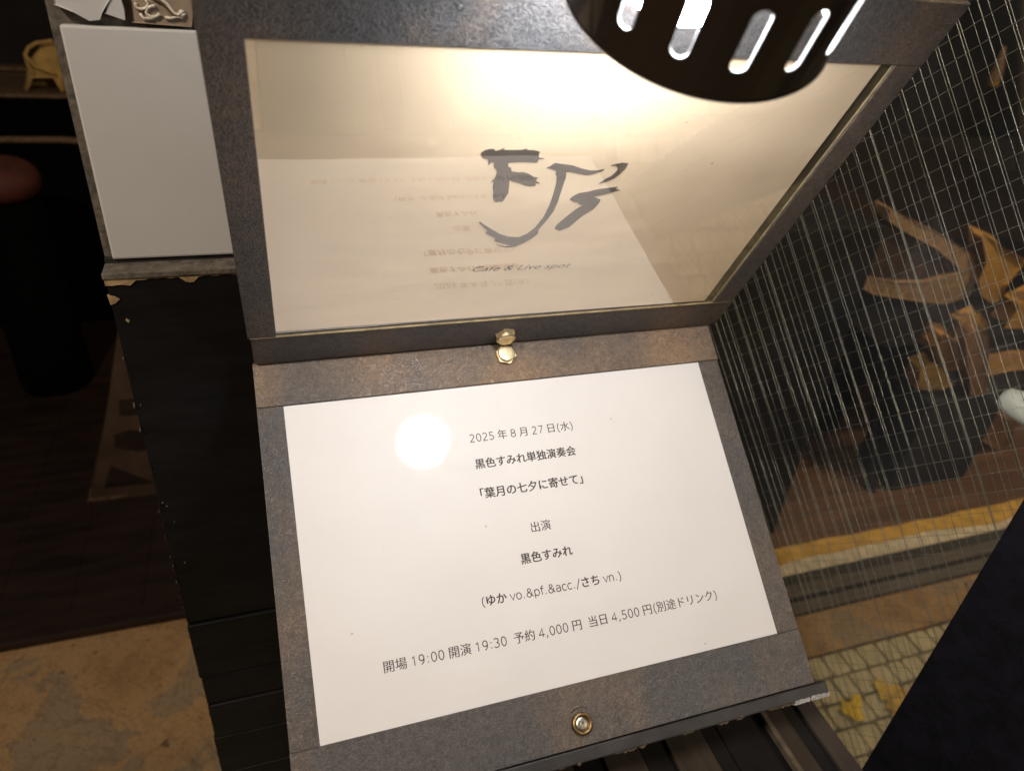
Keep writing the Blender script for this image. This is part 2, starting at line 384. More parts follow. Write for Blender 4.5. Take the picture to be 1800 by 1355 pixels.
for a, b_, z, mi in ((0.893,0.924,0.016,0), (0.924,0.935,0.004,1), (0.935,0.972,0.020,0), (0.972,1.010,0.010,1)):
    sill.box((0.11,a,-0.010),(5.0,b_,z), mi=mi)
o = sill.out('door_track', [M['rail'], M['raildark']], bevel=0.0012); o['kind'] = 'structure'
wp = MB(); n = 60
top = []; 
for k in range(n+1):
    x = 0.11+k*(5-0.11)/n; top.append((x, 1.052+random.uniform(-.008,.008)+0.012*math.sin(x*5)))
wp.prism([(0.11,1.0115,0.002),(5,1.0115,0.002)]+[(x,y,0.002) for x, y in reversed(top)], (0,0,-0.012))
o = wp.out('threshold_white_paint', M['whitepaint']); o['kind'] = 'structure'
yl = MB()
t2 = [(x, 1.104+random.uniform(-.004,.004)) for x, y in top]
yl.prism([(x,y,0.006) for x, y in top]+[(x,y,0.006) for x, y in reversed(t2)], (0,0,-0.016))
o = yl.out('threshold_yellow_line', M['yellow']); o['kind'] = 'structure'
fl = MB(); y = 1.098
while y < 5.5:
    fl.box((0.11,y,-0.010),(6.0,y+0.113,0.003)); y += 0.115
o = fl.out('floor', M['floorwood'], bevel=0.001); o['kind'] = 'structure'
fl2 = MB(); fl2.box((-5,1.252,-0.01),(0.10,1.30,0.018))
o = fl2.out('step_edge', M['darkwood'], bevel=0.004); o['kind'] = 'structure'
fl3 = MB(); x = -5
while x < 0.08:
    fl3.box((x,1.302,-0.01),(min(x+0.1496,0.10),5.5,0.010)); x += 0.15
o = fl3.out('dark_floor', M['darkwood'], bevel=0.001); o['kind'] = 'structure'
flat('wall', -6, 8, 5.6, 5.8, 0, 3.2, M['wall'])

# ------------------------------------------------------------------ tiled pillar
pil = thing('tiled_pillar', (0.08,0.50,0), 'black pillar with white tiles above and peeling black boards below, behind the menu', 'pillar')
b = MB(); b.box((-0.0875,0.434,0),(0.255,0.56,1.80)); b.out('core', M['grout'], pil, bevel=0.002)
b = MB(); b.box((-0.0825,0.4285,1.2054),(0.09,0.440,1.3245)); b.out('white_tile', M['tile'], pil, bevel=0.0012)
b = MB(); b.box((0.094,0.4285,1.2054),(0.25,0.440,1.3245)); b.out('white_tile', M['tile'], pil, bevel=0.0012)
def frag(pts, mat, name='tile_fragment'):
    b = MB(); b.prism([onY(u,v,0.4295) for u, v in pts], (0,0.008,0)); return b.out(name, mat, pil, bevel=0.0006)
frag([(94,0),(97,9),(130,22),(157,35),(174,33),(180,22),(196,-5),(190,-60),(120,-70),(80,-30)], M['tile'])
frag([(185,24),(219,35),(218,18),(213,5),(206,-30),(200,-20)], M['tile'])
b = MB(); b.prism([onY(u,v,0.4295) for u, v in [(234,40),(335,46),(345,-70),(225,-80)]], (0,0.008,0)); pt = b.out('patterned_tile', M['tan_tile'], pil, bevel=0.0006)
sc = MB(); sd = MB()
def scroll(mb, pts, r):
    mb.tube([onY(u,v,0.4288) for u, v in pts], r, 8)
def arc(cx, cy, r, a0, a1, n=14, sq=0.8): return [(cx+r*math.cos(math.radians(a0+(a1-a0)*k/n)), cy+sq*r*math.sin(math.radians(a0+(a1-a0)*k/n))) for k in range(n+1)]
scroll(sc, [(265,-12),(280,-3),(292,6),(300,16),(306,24),(313,27),(319,24),(319,18)], 0.0008)
scroll(sc, arc(249,8,11,-60,200), 0.0007); scroll(sc, arc(269,21,12,20,290), 0.0007)
scroll(sc, [(246,24),(252,33),(266,33),(274,29)], 0.0007); scroll(sc, [(290,31),(300,33),(312,30),(322,33)], 0.0007)
scroll(sc, arc(320,24,5,0,320), 0.0006)
scroll(sd, [(266,-4),(283,4),(294,14),(302,24),(311,29),(318,28)], 0.0007); scroll(sd, arc(249,12,9,20,150), 0.0006)
sc.out('scroll', M['relief'], pt, smooth=True); sd.out('scroll', M['relief_dark'], pt, smooth=True)
# more broken tiles further up the pillar (above the frame)
for cx, cz in ((-0.03,1.42),(0.06,1.40),(0.16,1.41),(0.0,1.52),(0.11,1.51),(0.21,1.52),(-0.03,1.63),(0.07,1.62),(0.18,1.64)):
    k = random.choice((5,6)); ph = random.uniform(0,6)
    b = MB(); b.prism([(cx+0.042*math.cos(ph+6.283*i/k)*random.uniform(.8,1.1),0.4295,cz+0.045*math.sin(ph+6.283*i/k)*random.uniform(.8,1.1)) for i in range(k)], (0,0.008,0))
    b.out('tile_fragment', M['tile'], pil, bevel=0.0006)
# black cladding boards
cl = MB(); cl.box((-0.0862,0.4165,0.914),(0.255,0.4335,1.199))
for z0, z1 in ((0.849,0.9115),(0.8135,0.8465),(0.767,0.811),(0.7125,0.7645),(0.655,0.710),(0.60,0.652),(0.54,0.597),(0.48,0.537),(0.36,0.477),(0.24,0.357),(0.12,0.237),(0.0,0.117)):
    cl.box((-0.0862+random.uniform(-.001,.001),0.4165+random.uniform(-.003,0.0),z0),(0.255,0.4335,z1))
cl.out('black_cladding', M['black_paint'], pil, bevel=0.0014)
b = MB(); b.box((-0.0870,0.4300,1.2027),(0.255,0.4338,1.2052)); b.out('dark_joint', M['black_board'], pil)
lg = MB(); lg.box((-0.0872,0.4150,1.1992),(0.255,0.4335,1.2026)); lg.out('ledge', M['grout'], pil, bevel=0.0006)
ch = MB()
xs = [-0.0866]; 
while xs[-1] < 0.0: xs.append(xs[-1]+random.uniform(0.0015,0.004))
lo = [1.1988-random.uniform(0.0003,0.0012) if x > -0.074 else 1.1988-random.uniform(0.003,0.0055) for x in xs]
for k, x in enumerate(xs):
    if -0.047 < x < -0.040: lo[k] -= 0.003
    if x > -0.035: lo[k] = 1.1986-random.uniform(0,0.0006)
ch.prism([(x,0.4158,z) for x, z in zip(xs, lo)]+[(x,0.4158,1.1991) for x in reversed(xs)], (0,0.002,0))
ch.prism([(-0.0868,0.4158,1.1895),(-0.083,0.4158,1.1885),(-0.081,0.4158,1.1868),(-0.0835,0.4158,1.1845),(-0.0862,0.4158,1.1835)], (0,0.002,0))
ch.prism([(-0.0798,0.4158,1.1745),(-0.0785,0.4158,1.1730),(-0.0792,0.4158,1.1716),(-0.0805,0.4158,1.1735)], (0,0.002,0))
ch.out('chipped_edge', M['raw_wood'], pil)
fk = MB(); z = 1.16
while z > 0.62:
    z -= random.uniform(0.003,0.022)*(0.8 if z < 1.05 else 1.6); h = random.uniform(0.0008,0.0045); xx = -0.0866+random.uniform(-.0005,.0006)
    y0 = 0.4142
    fk.prism([(xx,y0,z),(xx+random.uniform(.0002,.0009),y0-random.uniform(0,.0006),z+h*.4),(xx+random.uniform(.0001,.0007),y0,z+h)], (0,0.002,0))
    if random.random() < 0.35 and 0.95 < z < 1.12:
        x2 = xx+random.uniform(.001,.008); fk.prism([(x2,0.4163,z),(x2+random.uniform(.0005,.0016),0.4158,z+.0006),(x2+.0004,0.4162,z+random.uniform(.0008,.0022))], (0,0.001,0))
fk.out('peeling_edge', M['flake'], pil)

# ------------------------------------------------------------------ slatted pedestal and reading stand
ped = thing('slatted_pedestal', (0.20,0.20,0), 'black slatted pedestal box with brown strips, under the reading stand', 'pedestal')
b = MB(); b.box((0.012,0.03,0),(0.396,0.405,0.842)); b.out('box', M['blackplain'], ped, bevel=0.002)
x = 0.010; wds = (0.030,0.020,0.0285,0.024,0.030,0.022,0.032,0.0135,0.040,0.0045,0.0155,0.0135,0.0165); k = 0
tot = sum(wds); x = 0.400 - tot - 0.0008*len(wds)
kinds = (0,1,0,1,0,1,0,1,1,2,0,1,0)  # brown and black strips with one paler one
for wd, kd in zip(wds, kinds):
    b = MB(); hz = {0:0.850,1:0.8475,2:0.8525}[kd]
    b.box((x,0.026,0.8425),(x+wd,0.405,hz)); b.out('slat', [M['slat'],M['blackplain'],M['slat_edge']][kd], ped, bevel=0.0008); x += wd+0.0008

TL = Vector((0.0,0.3787,1.1273)); U = Vector((0,0.7878,0.6160)); NL = Vector((0,-0.6160,0.7878))
def low(x, s, n): return TL + Vector((x,0,0)) + U*s + NL*n
st = thing('reading_stand', tuple(low(0.145,-0.10,-0.016)), 'dark sloping reading board with a chipped front lip, under the open menu', 'stand')
b = MB(); b.box((-0.010,-0.2290,-0.0145),(0.296,0.024,-0.0034), low); b.out('sloping_board', M['black_board'], st, bevel=0.001)
b = MB(); b.box((-0.014,-0.2292,-0.0033),(0.3105,-0.2218,0.0012), low); b.out('lip', M['black_board'], st, bevel=0.0009)
x = 0.0
while x < 0.3095:
    wl = random.uniform(0.002,0.007)
    if random.random() < (0.45 if x < 0.284 else 0.0):
        d = random.uniform(0.0002,0.0007)
        rg = MB(); rg.prism([low(x,-0.2294-d,0.0004),low(x+wl*.5,-0.2294-d*1.8,0.0002),low(x+wl,-0.2294,0.0006),low(x+wl,-0.2288,0.0014),low(x,-0.2288,0.0015)], NL*-0.0022); rg.out('frayed_edge', M['fray'], st)
    x += wl
rg = MB()
for x0, x1 in ((0.2845,0.2955),(0.2965,0.3025),(0.3012,0.3108)):
    n = 7; tp = [(x0+(x1-x0)*k/n) for k in range(n+1)]
    rg.prism([low(x,-0.2303-random.uniform(0,.0010),0.0005) for x in tp]+[low(x,-0.2288+random.uniform(0,.0010),0.0016) for x in reversed(tp)], NL*-0.0034)
rg.out('worn_edge', M['worn'], st)
for xb in (0.06,0.22):
    b = MB(); b.prism([low(xb,0.015,-0.0146),low(xb,-0.19,-0.0146),(xb,0.395,0.8505),(xb,0.4115,0.8505),(xb,0.4115,1.10)], (0.016,0,0)); b.out('bracket', M['black_board'], st)

# ------------------------------------------------------------------ menu folder
HG = Vector((0.145,0.4018,1.1453))
fold = thing('menu_folder', tuple(HG), 'open bronze-mottled menu folder, cream logo page above and white event page below', 'menu folder')
V = M['vinyl']
# lower leaf
b = MB(); b.box((-0.0148,-0.2208,-0.0030),(0.3022,0.0285,-0.0006), low); b.out('base_board', V, fold, bevel=0.0008)
b = MB(); b.box((-0.0150,-0.1880,-0.0005),(0.0,0.0048,0.0007), low); b.out('side_border', V, fold, bevel=0.0003)
b = MB(); b.box((0.2868,-0.1880,-0.0005),(0.3024,0.0048,0.0007), low); b.out('side_border', V, fold, bevel=0.0003)
b = MB(); b.box((-0.0152,-0.2210,-0.0005),(0.3026,-0.1882,0.0009), low); b.out('bottom_border', V, fold, bevel=0.0003)
b = MB(); b.box((-0.0150,0.0005,0.0008),(0.3026,0.0287,0.0020), low); b.out('binding_border', M['vinyl_copper'], fold, bevel=0.0006)
b = MB(); b.box((0.0002,-0.1879,-0.0005),(0.2866,0.0004,0.0001), low); ev = b.out('event_sheet', M['paper_white'], fold)
b = MB(); b.add([low(0.0001,-0.1879,0.0006),low(0.2867,-0.1879,0.0006),low(0.2867,0.0004,0.0006),low(0.0001,0.0004,0.0006)], [(0,1,2,3)]); b.out('clear_sleeve', M['sleeve_low'], fold)
# hinge strip and upper leaf
P0 = Vector((0,0.3821,1.1760)); UU = Vector((0,-0.4750,0.8800)).normalized(); NU = Vector((1,0,0)).cross(UU)
def upp(x, v, n): return P0 + Vector((x,0,0)) + UU*v + NU*n
b = MB(); b.box((-0.0137,-0.0322,-0.0022),(0.3072,-0.0043,0.0002), upp); b.out('hinge_strip', V, fold, bevel=0.0008)
b = MB(); b.box((-0.0146,0.4010,1.1395),(0.3020,0.4060,1.1440)); b.out('spine', V, fold, bevel=0.0004)
b = MB(); b.box((-0.0148,-0.0030,-0.0050),(0.3048,0.2182,-0.0012), upp); b.out('cover_board', M['olive'], fold, bevel=0.0010)
b = MB(); b.box((-0.0151,-0.0034,-0.0011),(0.0003,0.1869,0.0006), upp); b.out('side_border', V, fold, bevel=0.0004)
b = MB(); b.box((0.2904,-0.0034,-0.0011),(0.3053,0.1869,0.0006), upp); b.out('side_border', V, fold, bevel=0.0004)
b = MB(); b.box((-0.0151,0.1870,-0.0011),(0.3056,0.2186,0.0007), upp); b.out('top_border', V, fold, bevel=0.0004)
b = MB(); b.box((0.2896,-0.0034,-0.0011),(0.2902,0.1868,0.0001), upp); b.out('edge_highlight', M['edge'], fold)  # thin pale strip painted as the frame edge's highlight
b = MB(); b.box((-0.0140,-0.0041,-0.0008),(0.3040,-0.0036,0.0007), upp); b.out('crease_highlight', M['edge'], fold)  # same painted highlight along the crease
b = MB(); b.prism([upp(0.0004,0.0006,-0.0010),upp(0.2826,-0.0014,-0.0010),upp(0.2826,0.1868,-0.0010),upp(0.0004,0.1868,-0.0010)], NU*0.0006); lgs = b.out('logo_sheet', M['paper_cream'], fold)
b = MB(); b.add([upp(0.0004,-0.0033,0.0002),upp(0.2896,-0.0033,0.0002),upp(0.2896,0.1869,0.0002),upp(0.0004,0.1869,0.0002)], [(0,1,2,3)]); b.out('clear_sleeve', M['sleeve_up'], fold)

# logo brush strokes
F_ = [(345,210),(375,185),(420,172),(470,170),(478,188),(520,180),(570,158),(550,178),(640,180),(735,178),(765,167),(785,180),(850,182),(895,195),(885,225),(888,248),(942,262),(885,265),(868,297),(780,292),(700,292),(600,298),(600,335),(625,345),(632,378),(700,388),(745,385),(790,400),(830,425),(875,438),(858,455),(865,472),(898,488),(850,490),(858,508),(810,514),(755,508),(720,490),(640,468),(612,455),(608,520),(600,580),(575,620),(550,655),(480,662),(458,625),(465,580),(458,520),(470,470),(440,478),(478,440),(497,390),(490,355),(468,340),(470,295),(440,292),(420,322),(412,265),(365,250)]
J_ = [(955,345),(990,330),(1035,300),(1120,312),(1200,322),(1280,350),(1360,370),(1440,368),(1497,355),(1480,372),(1400,402),(1330,412),(1240,395),(1180,382),(1140,385),(1138,430),(1110,510),(1080,600),(1065,650),(1020,750),(960,830),(880,920),(878,955),(820,1000),(740,1045),(660,1078),(600,1062),(540,1045),(475,1025),(480,1000),(390,950),(405,930),(325,850),(340,848),(410,895),(470,930),(520,960),(600,985),(700,990),(780,955),(850,900),(930,800),(985,690),(1020,590),(1045,500),(1055,420),(1040,405),(1048,375),(1000,355)]
UL_ = [(485,1055),(560,1072),(660,1075),(600,1084),(540,1075)]
AP_ = [(1555,325),(1600,310),(1660,297),(1717,303),(1690,355),(1640,400),(1590,440),(1520,470),(1440,495),(1500,450),(1560,420),(1610,375),(1620,350),(1605,325)]
S_ = [(1170,640),(1200,610),(1260,580),(1340,568),(1430,545),(1530,532),(1620,522),(1595,545),(1640,548),(1560,575),(1480,595),(1390,612),(1460,640),(1440,680),(1390,730),(1290,790),(1230,840),(1165,895),(1075,928),(1030,910),(1060,865),(1140,800),(1230,730),(1300,690),(1262,688),(1250,668),(1215,660)]
SP = upp(0,0,-0.00036)
b = MB()
for poly in (F_, J_, UL_, AP_, S_):
    b.prism([onP(780+x/5.294, 230+y/5.294, SP, NU) for x, y in poly], NU*0.00015)
b.out('brushed_logo', M['brush_ink'], lgs)

def text_mesh(body, bold=0.0, shear=0.0, wide=1.0):
    c = bpy.data.curves.new('txt', 'FONT'); c.body = body; c.size = 1.0; c.offset = bold; c.shear = shear
    c.fill_mode = 'FRONT'; c.resolution_u = 3
    o = bpy.data.objects.new('txt', c); COL.objects.link(o)
    dg = bpy.context.evaluated_depsgraph_get(); dg.update()
    me = bpy.data.meshes.new_from_object(o.evaluated_get(dg))
    vs_ = [Vector(v.co) for v in me.vertices]; fs_ = [list(p.vertices) for p in me.polygons]
    bpy.data.objects.remove(o); bpy.data.curves.remove(c); bpy.data.meshes.remove(me)
    for v in vs_: v.x *= wide
    return vs_, fs_
def arcp(cx, cy, rx, ry, a0, a1, n=None):
    n = n or max(6, int(abs(a1-a0)/11))
    return [(cx+rx*math.cos(math.radians(a0+(a1-a0)*k/n)), cy+ry*math.sin(math.radians(a0+(a1-a0)*k/n))) for k in range(n+1)]
def dot(x, y): return [(x-0.045,y),(x+0.045,y)]
GL = {
 '0': (.62,[arcp(.31,.36,.205,.36,90,450)]), '1': (.62,[[(.14,.575),(.32,.69),(.32,0)]]),
 '2': (.62,[arcp(.29,.52,.19,.20,155,-28)+[(.12,.035),(.12,0),(.51,0)]]),
 '3': (.62,[arcp(.27,.545,.19,.175,150,-85),arcp(.27,.185,.22,.185,85,-150)]),
 '4': (.62,[[(.41,0),(.41,.71),(.08,.23),(.08,.20),(.56,.20)]]),
 '5': (.62,[[(.50,.72),(.18,.72),(.165,.395)]+arcp(.28,.215,.22,.215,112,-148)]),
 '7': (.62,[[(.10,.72),(.53,.72),(.23,0)]]),
 '8': (.62,[arcp(.31,.545,.175,.175,90,450),arcp(.31,.185,.215,.185,90,450)]),
 '9': (.62,[arcp(.30,.49,.195,.23,0,360),arcp(.22,.36,.275,.36,12,-88)]),
 ':': (.40,[dot(.2,.06),dot(.2,.47)]), '.': (.36,[dot(.17,.05)]), ',': (.36,[[(.20,.10),(.17,-.02),(.10,-.14)]]),
 '(': (.44,[arcp(.52,.29,.34,.52,118,242)]), ')': (.44,[arcp(-.08,.29,.34,.52,62,-62)]), '/': (.45,[[(.04,-.14),(.41,.76)]]),
 '&': (.74,[[(.68,0),(.24,.47)]+arcp(.34,.585,.14,.135,215,-45)+[(.22,.37)]+arcp(.29,.19,.20,.19,115,330)+[(.55,.27),(.58,.40)]]),
 'v': (.54,[[(.04,.54),(.27,.01),(.50,.54)]]), 'o': (.60,[arcp(.30,.27,.22,.27,90,450)]),
 'p': (.60,[[(.10,.54),(.10,-.20)],arcp(.31,.27,.21,.27,150,-150)]),
 'f': (.38,[arcp(.31,.60,.14,.15,75,180)+[(.17,0)],[(.04,.54),(.36,.54)]]),
 'a': (.58,[[(.10,.47)]+arcp(.27,.36,.20,.185,125,0)+[(.47,0)],[(.47,.31),(.28,.31)]+arcp(.25,.155,.165,.155,90,270)+[(.32,.01),(.47,.12)]]),
 'c': (.53,[arcp(.31,.27,.22,.27,48,312)]), 'n': (.61,[[(.10,0),(.10,.54)],[(.10,.40)]+arcp(.30,.355,.20,.185,145,0)+[(.50,0)]]),
}
def stroke_mesh(path, wdt):
    P = [Vector((x,y)) for x, y in path]; n = len(P); vs_ = []
    for i in range(n):
        d0 = (P[i]-P[i-1]).normalized() if i > 0 else (P[1]-P[0]).normalized()
        d1 = (P[i+1]-P[i]).normalized() if i < n-1 else d0
        n0 = Vector((-d0.y,d0.x)); n1 = Vector((-d1.y,d1.x)); mm = n0+n1
        mm = mm.normalized() if mm.length > 1e-4 else n1
        k = min(1.6, 1/max(0.3, mm.dot(n1)))
        vs_ += [P[i]+mm*wdt*0.5*k, P[i]-mm*wdt*0.5*k]
    return vs_, [[2*i,2*i+1,2*i+3,2*i+2] for i in range(n-1)]
_v, _f = text_mesh('日日日日日日日日日日日', 0)
_w, _f = text_mesh('日', 0)
EM = ((max(p.x for p in _v)-min(p.x for p in _v))-(max(p.x for p in _w)-min(p.x for p in _w)))/10
def put_text(parts, frame, u0, u1, s0, s1, n, parent, name='printed_line'):
    """parts: (text, bold); fitted between u0 and u1 on the baseline s0..s1; Latin signs are drawn as pen strokes"""
    allv = []; allf = []; x = 0.0
    def push(vs_, fs_, dz):
        bI = len(allv); allv.extend(Vector((p[0],p[1],dz)) for p in vs_); allf.extend([bI+k for k in q] for q in fs_)
    for body, bold in parts:
        i = 0
        while i < len(body):
            ch_ = body[i]
            if ch_ == ' ': x += 0.27; i += 1; continue
            if ch_ in GL:
                adv, paths = GL[ch_]
                for j, p in enumerate(paths):
                    v, f = stroke_mesh([(q[0]+x, q[1]) for q in p], 0.098 if ch_ in ':.' else 0.084)
                    push(v, f, 0.00001*j)
                x += adv; i += 1; continue
            v, f = text_mesh(ch_)
            # glyphs keep their own bearings inside one em; weight is built up by overlaying shifted prints
            for j, (ox, oy) in enumerate([(-bold,0),(bold,0),(0,bold*0.6),(0,-bold*0.6),(-bold*.5,bold*.3),(bold*.5,-bold*.3)] if bold else [(-0.008,0),(0.008,0)]):
                push([(p.x/EM+x+ox, p.y/EM+oy) for p in v], f, 0.000006*j)
            x += 1.0; i += 1
    mn = min(p.x for p in allv); mx = max(p.x for p in allv); k = (u1-u0)/(mx-mn)
    vv = [frame(u0+(p.x-mn)*k, s0+(s1-s0)*((p.x-mn)/(mx-mn))+p.y*k, n+p.z) for p in allv]
    return mesh_obj(name, vv, allf, M['ink'], parent)
B = 0.026
put_text([('2025 年 8 月 27 日(水)',0)], low, 0.1099,0.1801, -0.0365,-0.0365, 0.00018, ev)
put_text([('黒色すみれ単独演奏会',B)], low, 0.1101,0.1784, -0.0535,-0.0535, 0.00018, ev)
put_text([('「葉月の七夕に寄せて」',B)], low, 0.1100,0.1788, -0.0724,-0.0724, 0.00018, ev)
put_text([('出演',0)], low, 0.1378,0.1508, -0.0978,-0.0978, 0.00018, ev)
put_text([('黒色すみれ',B)], low, 0.1273,0.1614, -0.1155,-0.1155, 0.00018, ev)
put_text([('(',0),('ゆか',B),(' vo.&pf.&acc./',0),('さち',B),(' vn.)',0)], low, 0.0990,0.1892, -0.1352,-0.1360, 0.00018, ev)
put_text([('開場 19:00 開演 19:30  予約 4,000 円  当日 4,500 円(別途ドリンク)',0)], low, 0.0379,0.2510, -0.1592,-0.1592, 0.00018, ev)
qa, qb = onP(830,478,SP,NU), onP(1002,470,SP,NU)
v, f = text_mesh('Cafe & Live spot', -0.006, 0.35, 1.35)
x0 = min(p.x for p in v); kx = (qb.x-qa.x)/(max(p.x for p in v)-x0)
mesh_obj('printed_line', [upp(qa.x+(p.x-x0)*kx, (qa-P0).dot(UU)+((qb-qa).dot(UU))*((p.x-x0)*kx/(qb.x-qa.x))+p.y*kx, -0.00030) for p in v], f, M['pale_ink'], lgs)

# brass bolts
def bolt(c, nrm, ref, r, name):
    nrm = Vector(nrm).normalized(); ref = Vector(ref); ref = (ref-nrm*ref.dot(nrm)).normalized(); t = nrm.cross(ref)
    hexp = [c + (ref*math.cos(math.radians(60*k+15))+t*math.sin(math.radians(60*k+15)))*r for k in range(6)]
    b = MB(); b.prism(hexp, nrm*0.0024); o = b.out(name, M['brass'], fold, bevel=0.0004)
    b = MB(); b.lathe(c, nrm, [(0.0024,0.0),(0.0024,r*0.86),(0.0042,r*0.84),(0.0047,r*0.76),(0.0049,r*0.5),(0.00495,0.0001)], 40); b.out('cap', M['brass'], o, smooth=False, bevel=0)
bolt(low(0.1437,0.0190,0.0020), NL, U, 0.0069, 'binding_bolt')
ub = onP(888,588,upp(0,0,0.0002),NU); bolt(ub, NU, UU, 0.0069, 'binding_bolt')
# cup washer with screw at the bottom edge
c = low(0.1437,-0.2095,0.0009)
b = MB(); b.lathe(c, NL, [(0.0,0.0062),(0.0010,0.0063),(0.0022,0.0058),(0.0026,0.0051),(0.0024,0.0046),(0.0014,0.0039),(0.0008,0.0037)], 48); cw = b.out('cup_washer', M['brass_dull'], fold, smooth=True)
b = MB(); b.lathe(c, NL, [(0.0006,0.0037),(0.0013,0.0036),(0.0017,0.0027),(0.0018,0.0014),(0.0008,0.0012),(0.0006,0.0001)], 32)
for k in range(4):
    a = math.radians(90*k+20); d1 = Vector((1,0,0))*math.cos(a)+U*math.sin(a); d2 = Vector((1,0,0))*-math.sin(a)+U*math.cos(a)
    b.prism([c+NL*0.0017+d1*0.0008+d2*0.0004, c+NL*0.0017+d1*0.0024+d2*0.00035, c+NL*0.0017+d1*0.0024-d2*0.00035, c+NL*0.0017+d1*0.0008-d2*0.0004], NL*0.0003)
b.out('screw', M['steel'], cw)
# raised vinyl wrinkle above the washer
pts = [c + Vector((1,0,0))*(0.0088*math.cos(math.radians(a))) + U*(0.0004+0.0088*math.sin(math.radians(a))) + NL*-0.0003 for a in range(35,168,8)]
b = MB(); b.tube(pts, [0.0002+0.0009*math.sin(math.pi*k/(len(pts)-1)) for k in range(len(pts))], 8); b.out('wrinkle', V, fold, smooth=True)

# ------------------------------------------------------------------ lamp
LB = Vector((0.1436, 0.2321, 1.3732)); LA = Vector((0.0691, 0.4956, -0.8658)).normalized()
WD = Vector((-0.6251,-0.6548,-0.4248)); WD = (WD-LA*WD.dot(LA)).normalized(); MD = Vector((0.7775,-0.5706,-0.2645)); MD = (MD-LA*MD.dot(LA)).normalized()
lamp = thing('reading_lamp', tuple(LB-LA*0.03), 'black slotted lamp shade with a lit bulb hanging over the menu', 'lamp')
R0 = 0.046; NS = 16; TH = 0.0009; PH0 = -0.1167
t_rim, t_c, t_hi = 0.0097, -0.0096, -0.030; SL = 0.0098; SW = 0.0028
def cyl(phi, t, r): return LB + LA*t + (WD*math.cos(phi)+MD*math.sin(phi))*r
def slot_loops(phi0, r):
    half = math.pi/NS; n = 40; inner = []; outer = []
    a0, a1, b0, b1 = -half, half, t_hi, t_rim
    for k in range(n):
        th = 2*math.pi*(k+0.5)/n
        # stadium in (arc length, t)
        cx, sx = math.cos(th), math.sin(th); rr = SW
        px_ = rr*cx; pz = rr*sx + (SL-rr if sx > 0 else -(SL-rr))
        inner.append((phi0+px_/R0, t_c+pz))
        # rectangle hit in the same direction
        dx, dz = px_/R0, pz
        kx = half/abs(dx) if abs(dx) > 1e-9 else 1e9
        kz = ((b1-t_c)/dz if dz > 0 else (b0-t_c)/dz) if abs(dz) > 1e-9 else 1e9
        outer.append([phi0+dx*min(kx,kz), t_c+dz*min(kx,kz)])
    for cxp in ((phi0-half,b0),(phi0-half,b1),(phi0+half,b0),(phi0+half,b1)):   # snap nearest to the corners
        j = min(range(n), key=lambda i: abs(outer[i][0]-cxp[0])*R0+abs(outer[i][1]-cxp[1])); outer[j] = list(cxp)
    return inner, outer
ob = MB(); ib = MB()
for k in range(NS):
    ph = PH0 + 2*math.pi*(k-0.5)/NS
    inn, outl = slot_loops(ph, R0); n = len(inn)
    for mb, r in ((ob, R0), (ib, R0-TH)):
        vs_ = [cyl(p,t,r) for p, t in outl]+[cyl(p,t,r) for p, t in inn]
        mb.add(vs_, [(i,(i+1)%n,n+(i+1)%n,n+i) for i in range(n)])
    vs_ = [cyl(p,t,R0) for p, t in inn]+[cyl(p,t,R0-TH) for p, t in inn]
    ib.add(vs_, [(i,(i+1)%n,n+(i+1)%n,n+i) for i in range(n)])
prof = [(t_hi,R0),(-0.040,R0*0.985),(-0.049,R0*0.94),(-0.057,R0*0.84),(-0.063,R0*0.70),(-0.067,R0*0.52),(-0.068,0.018)]
ob.lathe(LB, LA, prof, 64, ref=WD); ib.lathe(LB, LA, [(t, r-TH) for t, r in prof], 64, ref=WD)
ob.lathe(LB, LA, [(t_rim,R0),(t_rim+0.0008,R0+0.0004),(t_rim+0.0016,R0-0.0002),(t_rim+0.0014,R0-TH*0.8),(t_rim,R0-TH)], 96, ref=WD)
sh = ob.out('lamp_shade', M['lamp_black'], lamp)
for p in sh.data.polygons: p.use_smooth = False
ib.out('lining', M['lamp_white'], sh)
BC = LB + LA*0.0165 + (Vector((0.1336,0.2424,1.3692))-LB-LA*0.0085)*0.75     # tip of the bulb, a little off the shade's axis
b = MB(); prof = [(-0.0290+0.029*math.cos(math.radians(a)), max(0.0001,0.0285*math.sin(math.radians(a)))) for a in range(0,112,7)]
b.lathe(BC, LA, prof, 40); b.out('bulb', M['bulb'], lamp, smooth=True)
b = MB(); b.lathe(BC, LA, [(-0.0392,0.0267),(-0.046,0.0235),(-0.056,0.0150),(-0.066,0.0120),(-0.074,0.0120)], 32); b.out('bulb_base', M['led_base'], lamp, smooth=True)
b = MB(); b.lathe(LB, LA, [(-0.0675,0.0182),(-0.075,0.0190),(-0.105,0.0165),(-0.112,0.0130),(-0.113,0.0001)], 40); b.out('socket', M['lamp_black'], lamp, smooth=True)
p0 = LB-LA*0.110
arm = []
for k in range(21):
    t = k/20; q = [p0, p0-LA*0.16, Vector((0.17,0.28,1.72)), Vector((0.17,0.4275,1.66))]
    arm.append(q[0]*(1-t)**3+q[1]*3*t*(1-t)**2+q[2]*3*t*t*(1-t)+q[3]*t**3)
b = MB(); b.tube(arm, 0.0065, 12); b.out('gooseneck', M['lamp_black'], lamp, smooth=True)
b = MB(); b.lathe((0.17,0.4290,1.66), (0,-1,0), [(0,0.024),(0.008,0.024),(0.012,0.018),(0.0121,0.0001)], 32); b.out('wall_plate', M['lamp_black'], lamp)

